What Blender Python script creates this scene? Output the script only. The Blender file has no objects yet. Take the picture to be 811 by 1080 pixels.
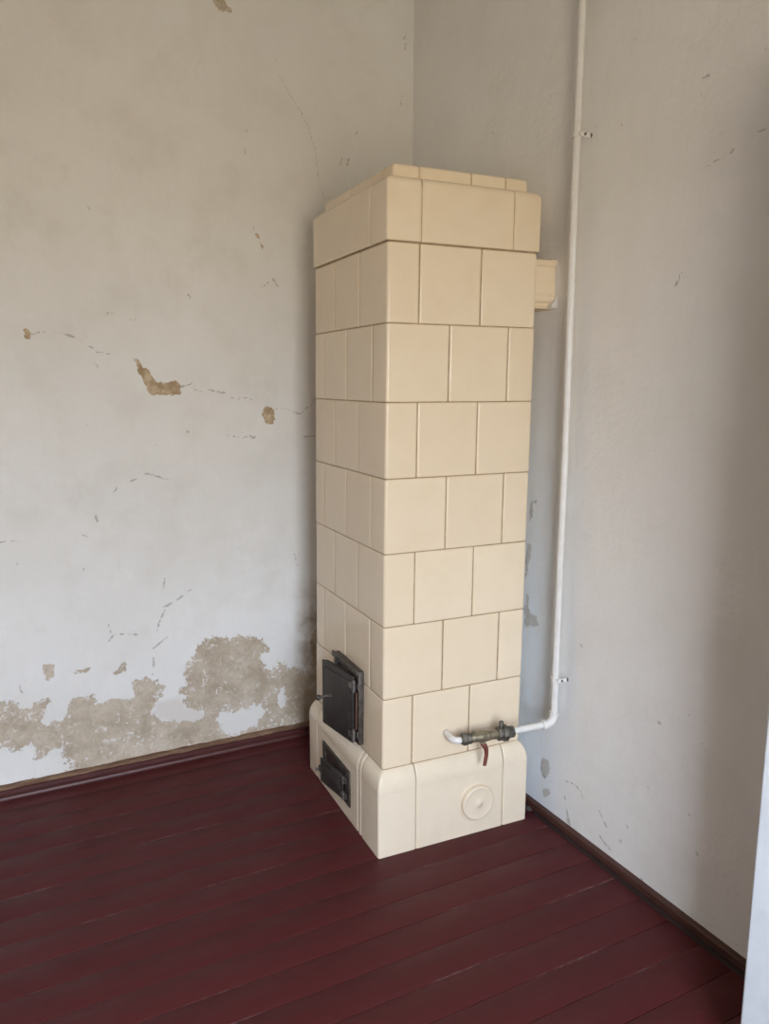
import bpy, bmesh, math, random, json
import numpy as np
from mathutils import Vector, Matrix, noise as mnoise
C = bpy.context.scene.collection
SC = bpy.context.scene
random.seed(7)
PI = math.pi

# ------------------------------------------------------------------ measures (metres)
F_PX = 814.03
CAM = Vector((-0.98609, -1.92715, 1.42670)); YAW, PITCH, ROLL = 0.475328, -0.166112, 0.002374
YW, XW = 0.8894, 0.5843                      # back wall, right wall
XL, YF, ZC = -4.0, -2.55, 2.98              # left wall, front wall, ceiling
W, D = 0.4928, 0.5898                        # stove shaft
ZS = [0.2732, 0.4935, 0.7165, 0.9356, 1.1546, 1.3714, 1.5897, 1.8068]
TH = -0.0455
LX, LY = 0.0126, 0.0090                      # the old stove leans a little
HC = 0.178

# ------------------------------------------------------------------ helpers
def lean(x, y, z):
    k = max(0.0, z - 0.243)
    return (x + LX * k, y + LY * k, z)

def setp(o, label=None, cat=None, group=None, kind=None):
    if label: o['label'] = label
    if cat: o['category'] = cat
    if group: o['group'] = group
    if kind: o['kind'] = kind
    return o

def empty(name, loc=(0, 0, 0), rz=0.0):
    o = bpy.data.objects.new(name, None); C.objects.link(o)
    o.location = loc; o.rotation_euler = (0, 0, rz); o.empty_display_size = 0.1
    return o

def link(name, bm, mats, parent=None, smooth=True, wn=False, angle=None):
    me = bpy.data.meshes.new(name)
    bmesh.ops.recalc_face_normals(bm, faces=bm.faces) if angle != 'keep' else None
    bm.to_mesh(me); bm.free()
    for m in (mats if isinstance(mats, (list, tuple)) else [mats]): me.materials.append(m)
    if smooth: me.polygons.foreach_set('use_smooth', [True] * len(me.polygons))
    if smooth and isinstance(angle, (int, float)):
        me.set_sharp_from_angle(angle=math.radians(angle))
    o = bpy.data.objects.new(name, me); C.objects.link(o)
    if parent: o.parent = parent
    if wn:
        md = o.modifiers.new('wn', 'WEIGHTED_NORMAL'); md.keep_sharp = True
    return o

def box(bm, x0, x1, y0, y1, z0, z1, bev=0.0, seg=2, M=None, mat=0):
    b = bmesh.new()
    r = bmesh.ops.create_cube(b, size=1)
    for v in b.verts:
        v.co = Vector(((x0 + x1) / 2 + v.co.x * (x1 - x0), (y0 + y1) / 2 + v.co.y * (y1 - y0), (z0 + z1) / 2 + v.co.z * (z1 - z0)))
    if bev: bmesh.ops.bevel(b, geom=b.edges[:], offset=bev, segments=seg, affect='EDGES', profile=0.5)
    for f in b.faces: f.material_index = mat
    merge(bm, b, M)

def merge(bm, b, M=None):
    if M: bmesh.ops.transform(b, matrix=M, verts=b.verts)
    me = bpy.data.meshes.new('tmp'); b.to_mesh(me); b.free()
    bm.from_mesh(me); bpy.data.meshes.remove(me)

def tube(bm, pts, r, n=20, caps=True, mat=0):
    """round tube along a polyline; r a number or one radius per point"""
    pts = [Vector(p) for p in pts]; N = len(pts)
    rr = r if isinstance(r, (list, tuple)) else [r] * N
    rings = []; up = None
    for i, p in enumerate(pts):
        t = (pts[min(i + 1, N - 1)] - pts[max(i - 1, 0)])
        if t.length < 1e-9: t = Vector((0, 0, 1))
        t.normalize()
        if up is None:
            up = Vector((0, 0, 1)) if abs(t.z) < 0.9 else Vector((1, 0, 0))
        a = up - t * up.dot(t)
        a.normalize(); up = a
        b = t.cross(a)
        rings.append([bm.verts.new(p + a * math.cos(2 * PI * k / n) * rr[i] + b * math.sin(2 * PI * k / n) * rr[i]) for k in range(n)])
    for i in range(N - 1):
        for k in range(n):
            f = bm.faces.new((rings[i][k], rings[i][(k + 1) % n], rings[i + 1][(k + 1) % n], rings[i + 1][k])); f.material_index = mat
    if caps:
        bm.faces.new(rings[0][::-1]).material_index = mat; bm.faces.new(rings[-1]).material_index = mat

def lathe(bm, prof, M, n=40, mat=0):
    """profile [(r, h)] turned about local z, then moved by M"""
    b = bmesh.new(); rings = []
    for r, h in prof:
        rings.append([b.verts.new((r * math.cos(2 * PI * k / n), r * math.sin(2 * PI * k / n), h)) for k in range(n)] if r > 1e-6 else [b.verts.new((0, 0, h))])
    for i in range(len(rings) - 1):
        A, B_ = rings[i], rings[i + 1]
        for k in range(n):
            k2 = (k + 1) % n
            if len(A) == 1 and len(B_) == 1: continue
            if len(A) == 1: b.faces.new((A[0], B_[k], B_[k2]))
            elif len(B_) == 1: b.faces.new((A[k], A[k2], B_[0]))
            else: b.faces.new((A[k], A[k2], B_[k2], B_[k]))
    if len(rings[0]) > 1: b.faces.new(rings[0][::-1])
    if len(rings[-1]) > 1: b.faces.new(rings[-1])
    for f in b.faces: f.material_index = mat
    bmesh.ops.recalc_face_normals(b, faces=b.faces)
    merge(bm, b, M)

def prism(bm, poly, axis, a0, a1, mat=0):
    """extrude polygon [(u, v)] along axis 'x' (u=y, v=z) or 'y' (u=x, v=z)"""
    def P(u, v, a): return (a, u, v) if axis == 'x' else (u, a, v)
    A = [bm.verts.new(P(u, v, a0)) for u, v in poly]; B_ = [bm.verts.new(P(u, v, a1)) for u, v in poly]
    n = len(poly)
    for i in range(n):
        bm.faces.new((A[i], A[(i + 1) % n], B_[(i + 1) % n], B_[i])).material_index = mat
    bm.faces.new(A[::-1]).material_index = mat; bm.faces.new(B_).material_index = mat

# ------------------------------------------------------------------ node helpers
class NT:
    def __init__(s, name):
        s.m = bpy.data.materials.new(name); s.m.use_nodes = True
        s.t = s.m.node_tree; s.n = s.t.nodes; s.l = s.t.links
        s.b = s.n['Principled BSDF']
        s.co = s.n.new('ShaderNodeTexCoord').outputs['Object']
    def put(s, sock, v):
        if hasattr(v, 'links'): s.l.new(v, sock)
        elif v is not None:
            if hasattr(sock.default_value, '__len__') and not hasattr(v, '__len__'): v = (v, v, v, 1)
            sock.default_value = v if not hasattr(v, '__len__') or len(v) == len(sock.default_value) else tuple(v) + (1,)
    def noise(s, scale, detail=4, rough=0.55, vec=None, stretch=None, dist=0.0):
        v = vec or s.co
        if stretch:
            mp = s.n.new('ShaderNodeMapping'); mp.inputs['Scale'].default_value = stretch; s.l.new(v, mp.inputs['Vector']); v = mp.outputs[0]
        nd = s.n.new('ShaderNodeTexNoise'); s.l.new(v, nd.inputs['Vector'])
        nd.inputs['Scale'].default_value = scale; nd.inputs['Detail'].default_value = detail; nd.inputs['Roughness'].default_value = rough; nd.inputs['Distortion'].default_value = dist
        return nd.outputs['Fac']
    def math(s, op, a, b=None, c=None, clamp=False):
        nd = s.n.new('ShaderNodeMath'); nd.operation = op; nd.use_clamp = clamp
        s.put(nd.inputs[0], a)
        if b is not None: s.put(nd.inputs[1], b)
        if c is not None: s.put(nd.inputs[2], c)
        return nd.outputs[0]
    def ramp(s, v, lo, hi, a=0.0, b=1.0, smooth=True):
        nd = s.n.new('ShaderNodeMapRange'); nd.interpolation_type = 'SMOOTHSTEP' if smooth else 'LINEAR'
        s.put(nd.inputs[0], v); s.put(nd.inputs[1], lo); s.put(nd.inputs[2], hi); s.put(nd.inputs[3], a); s.put(nd.inputs[4], b)
        return nd.outputs[0]
    def mix(s, f, a, b, mode='MIX'):
        nd = s.n.new('ShaderNodeMix'); nd.data_type = 'RGBA'; nd.blend_type = mode
        s.put(nd.inputs[0], f); s.put(nd.inputs[6], a); s.put(nd.inputs[7], b)
        return nd.outputs[2]
    def attr(s, name):
        nd = s.n.new('ShaderNodeAttribute'); nd.attribute_name = name; return nd.outputs['Fac']
    def sep(s, v=None):
        nd = s.n.new('ShaderNodeSeparateXYZ'); s.l.new(v or s.co, nd.inputs[0]); return nd.outputs
    def bump(s, h, dist=0.01, strength=1.0):
        nd = s.n.new('ShaderNodeBump'); nd.inputs['Distance'].default_value = dist; nd.inputs['Strength'].default_value = strength
        s.l.new(h, nd.inputs['Height']); s.l.new(nd.outputs[0], s.b.inputs['Normal'])
    def out(s, col=None, rough=None, spec=None, metal=None, coat=None):
        if col is not None: s.put(s.b.inputs['Base Color'], col)
        if rough is not None: s.put(s.b.inputs['Roughness'], rough)
        if spec is not None: s.b.inputs['Specular IOR Level'].default_value = spec
        if metal is not None: s.put(s.b.inputs['Metallic'], metal)
        if coat is not None: s.b.inputs['Coat Weight'].default_value = coat; s.b.inputs['Coat Roughness'].default_value = 0.12
        return s.m

# ------------------------------------------------------------------ materials
def mat_wall(name, right=False):
    t = NT(name)
    big = t.noise(1.1, 3, 0.5); mid = t.noise(5.5, 5, 0.6); fine = t.noise(60, 4, 0.6); rough = t.noise(190, 3, 0.6)
    brush = t.noise(9, 7, 0.68, stretch=(5, 5, 0.8), dist=0.6)
    paint = t.mix(t.ramp(big, 0.35, 0.68), (0.725, 0.71, 0.68), (0.79, 0.785, 0.77))
    paint = t.mix(t.ramp(mid, 0.44, 0.72, 0, 0.34), paint, (0.63, 0.60, 0.55))
    paint = t.mix(t.ramp(t.noise(2.3, 6, 0.68, dist=0.4), 0.52, 0.72, 0, 0.30), paint, (0.60, 0.575, 0.53))
    paint = t.mix(t.ramp(t.noise(13, 6, 0.7), 0.55, 0.75, 0, 0.22), paint, (0.86, 0.855, 0.84))
    if right:
        paint = t.mix(t.ramp(brush, 0.4, 0.75, 0, 0.12), paint, (0.56, 0.53, 0.49))
        sky_tint = t.math('MULTIPLY', t.attr('sky_tint'), t.ramp(brush, 0.3, 0.65, 0.55, 1.0))
        paint = t.mix(0.35, paint, (0.84, 0.835, 0.825))
        paint = t.mix(sky_tint, paint, (0.75, 0.83, 0.92))  # bluish sky light put into the paint colour near the corner
    else:
        paint = t.mix(t.ramp(brush, 0.45, 0.8, 0, 0.12), paint, (0.62, 0.59, 0.54))
    # small scuffs and specks in the limewash
    spk = t.noise(34, 2, 0.5); spg = t.noise(3.1, 2, 0.5)
    speck = t.math('MULTIPLY', t.ramp(spk, 0.735, 0.77), t.ramp(spg, 0.5, 0.62))
    paint = t.mix(t.math('MULTIPLY', speck, 0.55), paint, (0.40, 0.37, 0.32))
    # bare plaster
    pl = t.mix(t.ramp(t.noise(9, 6, 0.65), 0.3, 0.7), (0.40, 0.325, 0.24), (0.60, 0.525, 0.43))
    pl = t.mix(t.ramp(t.noise(70, 3, 0.6), 0.5, 0.75, 0, 0.5), pl, (0.33, 0.275, 0.215))
    fleck = t.ramp(t.math('ADD', t.noise(30, 6, 0.75, dist=1.2), t.math('MULTIPLY', t.math('SUBTRACT', t.noise(7, 2, 0.5), 0.5), 0.26)), 0.57, 0.625)
    pl = t.mix(t.math('MULTIPLY', fleck, 0.9), pl, (0.72, 0.70, 0.67))
    n1 = t.math('SUBTRACT', t.noise(20, 5, 0.62), 0.5); n2 = t.math('SUBTRACT', t.noise(75, 4, 0.6), 0.5)
    sd = t.math('ADD', t.attr('peel'), t.math('ADD', t.math('MULTIPLY', n1, 0.10), t.math('MULTIPLY', n2, 0.055)))
    pm = t.ramp(sd, -0.0016, 0.0016)
    sp = t.math('ADD', t.attr('patch'), t.math('ADD', t.math('MULTIPLY', n1, 0.026), t.math('MULTIPLY', n2, 0.022)))
    pp = t.ramp(sp, -0.0012, 0.0012)
    mask = t.math('MAXIMUM', pm, pp)
    # cracks: attribute is distance to the line in metres
    cd = t.math('ADD', t.attr('crack'), t.math('MULTIPLY', n2, 0.012))
    cw = t.ramp(t.noise(26, 3, 0.6), 0.30, 0.66, -0.0006, 0.0027)
    ck = t.ramp(cd, cw, t.math('ADD', cw, 0.0018), 1.0, 0.0)
    hd = t.math('ADD', t.attr('hair'), t.math('MULTIPLY', n2, 0.006))
    hk = t.ramp(hd, 0.0004, 0.003, 0.7, 0.0)
    ck = t.math('MAXIMUM', t.math('MULTIPLY', ck, 0.62), hk)
    if right:
        pl = t.mix(0.55, pl, (0.36, 0.35, 0.33))
    col = t.mix(t.math('MULTIPLY', t.attr('thin'), 0.5), paint, (0.60, 0.53, 0.47))
    if not right:
        plb = t.mix(t.ramp(t.noise(30, 4, 0.65), 0.35, 0.65), (0.36, 0.26, 0.155), (0.58, 0.475, 0.335))
        pl = t.mix(pp, pl, t.mix(t.attr('warm'), pl, plb))
    col = t.mix(t.math('MULTIPLY', mask, 0.6) if right else mask, col, pl)
    # lime rim left standing on the edge of the flaked paint
    rim = t.math('MULTIPLY', t.ramp(t.math('ABSOLUTE', sd), 0.0, 0.006, 1, 0), t.ramp(n1, -0.05, 0.1))
    col = t.mix(t.math('MULTIPLY', rim, 0.45), col, (0.80, 0.79, 0.76))
    col = t.mix(ck, col, (0.33, 0.30, 0.26))
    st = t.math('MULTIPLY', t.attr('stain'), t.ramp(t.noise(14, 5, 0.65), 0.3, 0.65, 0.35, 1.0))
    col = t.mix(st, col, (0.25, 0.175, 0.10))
    h = t.math('ADD', t.math('MULTIPLY', mask, -0.0022), t.math('ADD', t.math('MULTIPLY', fine, 0.0018), t.math('MULTIPLY', mid, 0.006)))
    h = t.math('ADD', h, t.math('ADD', t.math('MULTIPLY', rough, t.ramp(mask, 0, 1, 0.0002, 0.0012)), t.math('MULTIPLY', ck, -0.0015)))
    h = t.math('ADD', h, t.math('MULTIPLY', brush, 0.0012 if right else 0.0006))
    t.bump(h, 1.0, 0.75)
    return t.out(col, 0.92, 0.2)

def mat_plain_wall():
    t = NT('limewashed_plaster'); n = t.noise(2.2, 5, 0.6)
    t.bump(t.noise(30, 4, 0.6), 0.002, 0.5)
    return t.out(t.mix(n, (0.70, 0.665, 0.61), (0.77, 0.745, 0.70)), 0.92, 0.2)

def mat_floor():
    t = NT('oxblood_floor_paint')
    isl = t.n.new('ShaderNodeNewGeometry').outputs['Random Per Island']
    base = t.mix(isl, (0.069, 0.0120, 0.0135), (0.078, 0.0140, 0.0155))
    grain = t.noise(14, 6, 0.65, stretch=(0.35, 7, 1))
    base = t.mix(t.ramp(grain, 0.45, 0.8, 0, 0.15), base, (0.095, 0.026, 0.024))
    wear = t.ramp(t.noise(2.4, 4, 0.6), 0.5, 0.75)
    base = t.mix(t.math('MULTIPLY', wear, 0.13), base, (0.10, 0.045, 0.045))
    # dust lying in the seams: fixed world spacing of the boards
    x, y, z = t.sep()
    u = t.math('FRACT', t.math('MULTIPLY', t.math('SUBTRACT', y, 0.690), 1 / 0.1005))
    d = t.math('MULTIPLY', t.math('MINIMUM', u, t.math('SUBTRACT', 1.0, u)), 0.1005)
    dn = t.ramp(t.noise(2.1, 2, 0.5, stretch=(1.0, 3, 1)), 0.5, 0.66)
    df = t.ramp(t.noise(60, 4, 0.7, stretch=(0.5, 1, 1)), 0.4, 0.62)
    dust = t.math('MULTIPLY', t.ramp(d, 0.0012, 0.0042, 1, 0), t.math('MULTIPLY', dn, df))
    base = t.mix(t.math('MULTIPLY', dust, 0.32), base, (0.30, 0.23, 0.22))
    spk = t.ramp(t.noise(140, 2, 0.5), 0.76, 0.80)
    base = t.mix(t.math('MULTIPLY', spk, 0.25), base, (0.30, 0.24, 0.22))
    rg = t.ramp(t.noise(9, 5, 0.6, stretch=(0.6, 2, 1)), 0.3, 0.75, 0.42, 0.58)
    h = t.math('ADD', t.math('MULTIPLY', t.noise(7, 4, 0.55, stretch=(0.5, 2.5, 1)), 0.006), t.math('MULTIPLY', grain, 0.0012))
    h = t.math('ADD', h, t.math('MULTIPLY', t.noise(160, 3, 0.6), 0.0003))
    t.bump(h, 1.0, 0.25)
    return t.out(base, rg, 0.2)

def mat_board(name, a, b, rough=0.5):
    t = NT(name); g = t.noise(18, 5, 0.65, stretch=(0.6, 0.6, 5))
    t.bump(t.noise(40, 5, 0.6), 0.002, 0.4)
    return t.out(t.mix(t.ramp(g, 0.35, 0.7), a, b), rough, 0.4)

def mat_tile(name='cream_tile_glaze', dirt=0.0):
    t = NT(name)
    isl = t.n.new('ShaderNodeNewGeometry').outputs['Random Per Island']
    a = t.mix(isl, (0.77, 0.643, 0.472), (0.805, 0.685, 0.515))
    mott = t.noise(13, 5, 0.6)
    a = t.mix(t.ramp(mott, 0.4, 0.75, 0, 0.35), a, (0.735, 0.595, 0.415))
    streak = t.noise(30, 5, 0.7, stretch=(1, 1, 0.25))
    a = t.mix(t.ramp(streak, 0.62, 0.85, 0, 0.25), a, (0.56, 0.44, 0.29))
    craze = t.ramp(t.noise(120, 2, 0.5), 0.74, 0.79)
    a = t.mix(t.math('MULTIPLY', craze, 0.12), a, (0.42, 0.31, 0.19))
    if dirt:
        a = t.mix(0.35, a, (0.80, 0.73, 0.62))
        x, y, z = t.sep()
        dd = t.noise(9, 6, 0.7)
        dm = t.math('MULTIPLY', t.ramp(dd, 0.42, 0.75), dirt)
        a = t.mix(dm, a, (0.60, 0.50, 0.38))
    wob = t.math('ADD', t.math('MULTIPLY', t.noise(9, 3, 0.5), 0.006), t.math('MULTIPLY', t.noise(45, 3, 0.5), 0.0006))
    t.bump(wob, 1.0, 0.22)
    return t.out(a, t.ramp(mott, 0.3, 0.7, 0.16, 0.26), 0.5)

def mat_simple(name, col, col2=None, rough=0.5, metal=0.0, scale=30, bump=0.0005, spec=0.5):
    t = NT(name); n = t.noise(scale, 5, 0.65)
    if bump: t.bump(t.noise(scale * 3, 4, 0.6), bump, 0.8)
    return t.out(t.mix(t.ramp(n, 0.35, 0.7), col, col2 or col), t.ramp(n, 0.3, 0.7, rough * 0.85, min(1, rough * 1.15)), spec, metal)

M_back = mat_wall('peeling_limewash'); M_right = mat_wall('brushed_limewash', True)
M_plain = mat_plain_wall(); M_floor = mat_floor()
M_board = mat_board('oxblood_board_paint', (0.060, 0.014, 0.014), (0.085, 0.024, 0.022), 0.42)
M_brown = mat_board('brown_board_paint', (0.062, 0.022, 0.017), (0.085, 0.034, 0.025), 0.5)
M_shade_strip = mat_board('baseboard_foot_shade', (0.016, 0.006, 0.006), (0.028, 0.010, 0.010), 0.75)  # near-black tone for the shade at the right baseboard's foot
M_raw = mat_board('bare_wood', (0.13, 0.07, 0.042), (0.25, 0.16, 0.10), 0.85)
M_tile = mat_tile(); M_tile2 = mat_tile('cream_base_glaze', 0.22)
M_grout = mat_simple('clay_grout', (0.30, 0.21, 0.115), (0.44, 0.33, 0.205), 0.9, bump=0.001)
M_grout2 = mat_simple('cream_grout', (0.44, 0.33, 0.20), (0.56, 0.44, 0.29), 0.8, bump=0.001)
M_iron = mat_simple('blackened_iron', (0.036, 0.031, 0.028), (0.064, 0.055, 0.049), 0.52, 0.3, 40, 0.0006)
M_iron2 = mat_simple('worn_iron', (0.060, 0.050, 0.043), (0.135, 0.115, 0.097), 0.5, 0.6, 60, 0.0008)
M_steel = mat_simple('bare_steel', (0.16, 0.15, 0.14), (0.34, 0.32, 0.30), 0.42, 0.85, 70, 0.0005)
M_rust = mat_simple('rusty_rod', (0.075, 0.036, 0.024), (0.14, 0.068, 0.043), 0.7, 0.2, 60)
M_pipe = mat_simple('white_pipe_enamel', (0.70, 0.685, 0.66), (0.76, 0.75, 0.73), 0.32, 0, 25, 0.0003)
M_brass = mat_simple('grimy_brass', (0.17, 0.145, 0.10), (0.38, 0.32, 0.22), 0.45, 0.55, 55, 0.0006)
M_dark = mat_simple('tarnished_nut', (0.075, 0.070, 0.060), (0.20, 0.18, 0.145), 0.5, 0.5, 60, 0.0006)
M_lever = mat_simple('red_brown_lever', (0.13, 0.030, 0.020), (0.20, 0.055, 0.035), 0.45, 0.1, 50)
M_white = mat_simple('white_gloss_paint', (0.52, 0.545, 0.57), (0.57, 0.595, 0.62), 0.35, 0, 12, 0.0008)
M_mortar = mat_simple('white_mortar', (0.62, 0.60, 0.56), (0.76, 0.75, 0.72), 0.9, 0, 60, 0.001)
M_rubble = mat_simple('grey_mortar', (0.055, 0.048, 0.046), (0.11, 0.098, 0.095), 0.95, 0, 60, 0.001, 0.1)

# ------------------------------------------------------------------ wall marks: outlines measured on the wall (metres)
MARKS = json.loads('''{"band":[[[-1.153,0.373],[-1.012,0.349],[-0.975,0.348],[-0.958,0.327],[-0.953,0.304],[-0.916,0.304],[-0.895,0.327],[-0.857,0.325],[-0.85,0.291],[-0.87,0.265],[-0.888,0.243],[-0.83,0.23],[-0.809,0.26],[-0.786,0.305],[-0.759,0.321],[-0.713,0.302],[-0.688,0.274],[-0.639,0.277],[-0.584,0.272],[-0.562,0.28],[-0.575,0.314],[-0.569,0.346],[-0.537,0.348],[-0.48,0.335],[-0.475,0.295],[-0.496,0.249],[-0.508,0.215],[-0.488,0.171],[-0.415,0.146],[-0.339,0.137],[-0.33,0.171],[-0.382,0.214],[-0.403,0.242],[-0.401,0.273],[-0.379,0.293],[-0.389,0.342],[-0.36,0.385],[-0.336,0.428],[-0.32,0.457],[-0.266,0.468],[-0.236,0.452],[-0.205,0.439],[-0.173,0.454],[-0.109,0.445],[-0.069,0.418],[-0.053,0.383],[-0.079,0.354],[-0.072,0.311],[-0.014,0.285],[-0.005,0.317],[0.028,0.294],[0.062,0.28],[0.105,0.264],[0.141,0.368],[0.212,0.409],[0.208,0.009],[0.092,0.007],[-0.187,-0.034],[-0.641,-0.016],[-1.036,0.006],[-1.181,0.015]]],"holes":[[[-0.27,0.126],[-0.245,0.162],[-0.182,0.149],[-0.116,0.161],[-0.076,0.145],[-0.051,0.115],[-0.102,0.1],[-0.119,0.069],[-0.185,0.05],[-0.249,0.052]],[[-1.164,0.224],[-1.023,0.198],[-0.993,0.174],[-0.963,0.16],[-0.937,0.176],[-0.913,0.148],[-0.922,0.12],[-0.904,0.101],[-0.862,0.144],[-0.83,0.14],[-0.838,0.108],[-0.794,0.068],[-0.809,0.04],[-0.869,0.037],[-0.92,0.052],[-0.978,0.036],[-1.011,0.018],[-1.035,0.021],[-1.177,0.058]],[[-0.033,0.199],[-0.012,0.212],[0.011,0.213],[0.007,0.154],[-0.009,0.12],[-0.024,0.157]],[[-0.881,0.29],[-0.852,0.303],[-0.808,0.275],[-0.829,0.257],[-0.881,0.25]]],"thin":[[[-0.502,0.245],[-0.455,0.252],[-0.403,0.25],[-0.382,0.214],[-0.337,0.189],[-0.308,0.15],[-0.34,0.116],[-0.43,0.146],[-0.495,0.181]]],"patch":[[[-0.511,1.508],[-0.496,1.501],[-0.486,1.478],[-0.467,1.47],[-0.451,1.447],[-0.435,1.428],[-0.404,1.425],[-0.376,1.432],[-0.351,1.417],[-0.359,1.385],[-0.392,1.378],[-0.433,1.382],[-0.461,1.384],[-0.472,1.41],[-0.485,1.437],[-0.5,1.467]],[[-0.042,1.343],[-0.023,1.333],[-0.008,1.317],[-0.008,1.287],[-0.021,1.268],[-0.048,1.273],[-0.053,1.309]],[[-0.855,1.593],[-0.839,1.594],[-0.832,1.579],[-0.839,1.563],[-0.852,1.568]],[[-0.876,0.457],[-0.855,0.456],[-0.834,0.447],[-0.843,0.408],[-0.856,0.393],[-0.868,0.412]],[[-0.782,0.418],[-0.753,0.421],[-0.716,0.421],[-0.721,0.407],[-0.761,0.402],[-0.78,0.405]],[[-0.647,0.388],[-0.625,0.393],[-0.601,0.425],[-0.594,0.401],[-0.583,0.395],[-0.603,0.386],[-0.627,0.378],[-0.642,0.378]],[[0.16,0.467],[0.195,0.462],[0.194,0.309],[0.132,0.319],[0.124,0.388]],[[-0.203,2.712],[-0.193,2.697],[-0.177,2.671],[-0.152,2.678],[-0.136,2.674],[-0.127,2.693],[-0.149,2.696],[-0.159,2.721]],[[-0.067,1.96],[-0.058,1.958],[-0.035,1.913],[-0.041,1.904]]],"cracks":[[[-0.83,1.579],[-0.806,1.587],[-0.782,1.59],[-0.746,1.586],[-0.704,1.575],[-0.68,1.561],[-0.672,1.548]],[[-0.672,1.548],[-0.647,1.54],[-0.631,1.527],[-0.602,1.522],[-0.574,1.515]],[[-0.356,1.41],[-0.323,1.418],[-0.313,1.424],[-0.309,1.403],[-0.292,1.393],[-0.256,1.4],[-0.227,1.393],[-0.197,1.388]],[[-0.183,1.372],[-0.146,1.366],[-0.115,1.372],[-0.085,1.358]],[[-0.008,1.323],[0.008,1.331],[0.04,1.327],[0.069,1.316],[0.088,1.307],[0.105,1.311],[0.125,1.331],[0.146,1.341],[0.158,1.372]],[[-0.201,1.236],[-0.18,1.229],[-0.15,1.227],[-0.132,1.219],[-0.111,1.23],[-0.092,1.218],[-0.079,1.232]],[[0.112,1.219],[0.161,1.219]],[[-0.609,1.044],[-0.598,1.052],[-0.591,1.063]],[[-0.546,1.08],[-0.522,1.09]],[[-0.498,1.103],[-0.481,1.104],[-0.433,1.085],[-0.405,1.081]],[[-0.972,0.902],[-0.948,0.904],[-0.918,0.901],[-0.903,0.889]],[[-0.759,0.724],[-0.748,0.731]],[[-0.718,0.906],[-0.699,0.895]],[[0.062,0.758],[0.075,0.708]],[[-0.64,1.487],[-0.632,1.474]],[[-0.669,0.973],[-0.665,0.947]],[[-0.442,0.719],[-0.451,0.675]],[[-0.364,0.656],[-0.349,0.662]],[[-0.447,0.606],[-0.41,0.624],[-0.38,0.643]],[[-0.874,0.829],[-0.859,0.825]],[[-0.592,1.655],[-0.566,1.66]],[[-0.528,1.638],[-0.496,1.637]],[[-0.648,0.571],[-0.642,0.544],[-0.634,0.527],[-0.652,0.506]],[[-0.634,0.527],[-0.599,0.527],[-0.55,0.517]],[[-0.497,0.423],[-0.497,0.392],[-0.503,0.355]],[[-0.48,0.516],[-0.468,0.557],[-0.447,0.599]],[[-0.454,0.608],[-0.41,0.625]],[[-0.952,0.406],[-0.943,0.368]],[[-0.444,0.492],[-0.497,0.454]],[[-0.074,1.989],[-0.071,1.975]],[[0.026,2.554],[0.03,2.544]],[[0.548,2.705],[0.545,2.679]],[[0.535,2.519],[0.53,2.487]],[[0.541,2.717],[0.548,2.733]],[[0.328,2.312],[0.323,2.29]],[[0.308,2.26],[0.301,2.23]],[[0.279,2.256],[0.27,2.227]],[[-0.099,2.242],[-0.092,2.223]],[[-0.09,2.309],[-0.084,2.297]],[[-0.316,1.733],[-0.309,1.713]],[[-0.052,1.768],[-0.021,1.788]],[[-0.006,1.806],[0.017,1.778]],[[0.345,2.363],[0.338,2.351]]],"hair":[[[0.036,2.506],[0.054,2.48],[0.084,2.441],[0.118,2.399],[0.144,2.349],[0.161,2.307],[0.176,2.257],[0.18,2.202],[0.187,2.158],[0.209,2.107]]],"rcracks":[[[-0.149,0.167],[-0.177,0.174],[-0.204,0.173],[-0.224,0.167],[-0.232,0.151]],[[-0.149,0.117],[-0.154,0.09],[-0.161,0.071],[-0.169,0.05],[-0.177,0.035]],[[-0.306,0.148],[-0.319,0.13],[-0.34,0.111]],[[-0.312,0.068],[-0.331,0.057],[-0.367,0.048]],[[-0.48,0.037],[-0.488,0.027]],[[-0.803,0.048],[-0.804,0.024],[-0.819,0.024]],[[-0.63,0.309],[-0.637,0.302]],[[-0.572,0.132],[-0.58,0.127]],[[-0.662,0.217],[-0.667,0.208]],[[-0.417,0.164],[-0.423,0.155]],[[-0.117,0.298],[-0.126,0.279]],[[-0.515,2.139],[-0.535,2.141]],[[-0.549,1.935],[-0.569,1.943],[-0.593,1.948],[-0.612,1.952],[-0.62,1.955]],[[-0.656,1.967],[-0.68,1.976],[-0.699,1.979]],[[-0.327,2.328],[-0.334,2.335]],[[-0.279,2.304],[-0.302,2.303]],[[-0.495,1.706],[-0.473,1.667]]],"rpatch":[[[-0.033,0.191],[-0.061,0.197],[-0.07,0.16],[-0.051,0.127],[-0.029,0.141]],[[-0.036,0.084],[-0.069,0.106],[-0.079,0.088],[-0.052,0.056]],[[-0.157,0.045],[-0.176,0.05],[-0.182,0.03],[-0.166,0.029]],[[0.071,1.052],[0.042,1.048],[0.045,1.038],[0.063,1.037],[0.061,0.998],[0.078,0.975],[0.084,1.014]],[[0.088,0.901],[0.069,0.9],[0.067,0.864],[0.075,0.842],[0.084,0.798],[0.095,0.775]],[[0.09,0.692],[0.069,0.666],[0.023,0.657],[0.011,0.639],[0.083,0.618]],[[0.086,0.728],[0.071,0.724],[0.071,0.695],[0.062,0.668],[0.025,0.664],[0.028,0.655],[0.078,0.644]]]}''')

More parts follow.
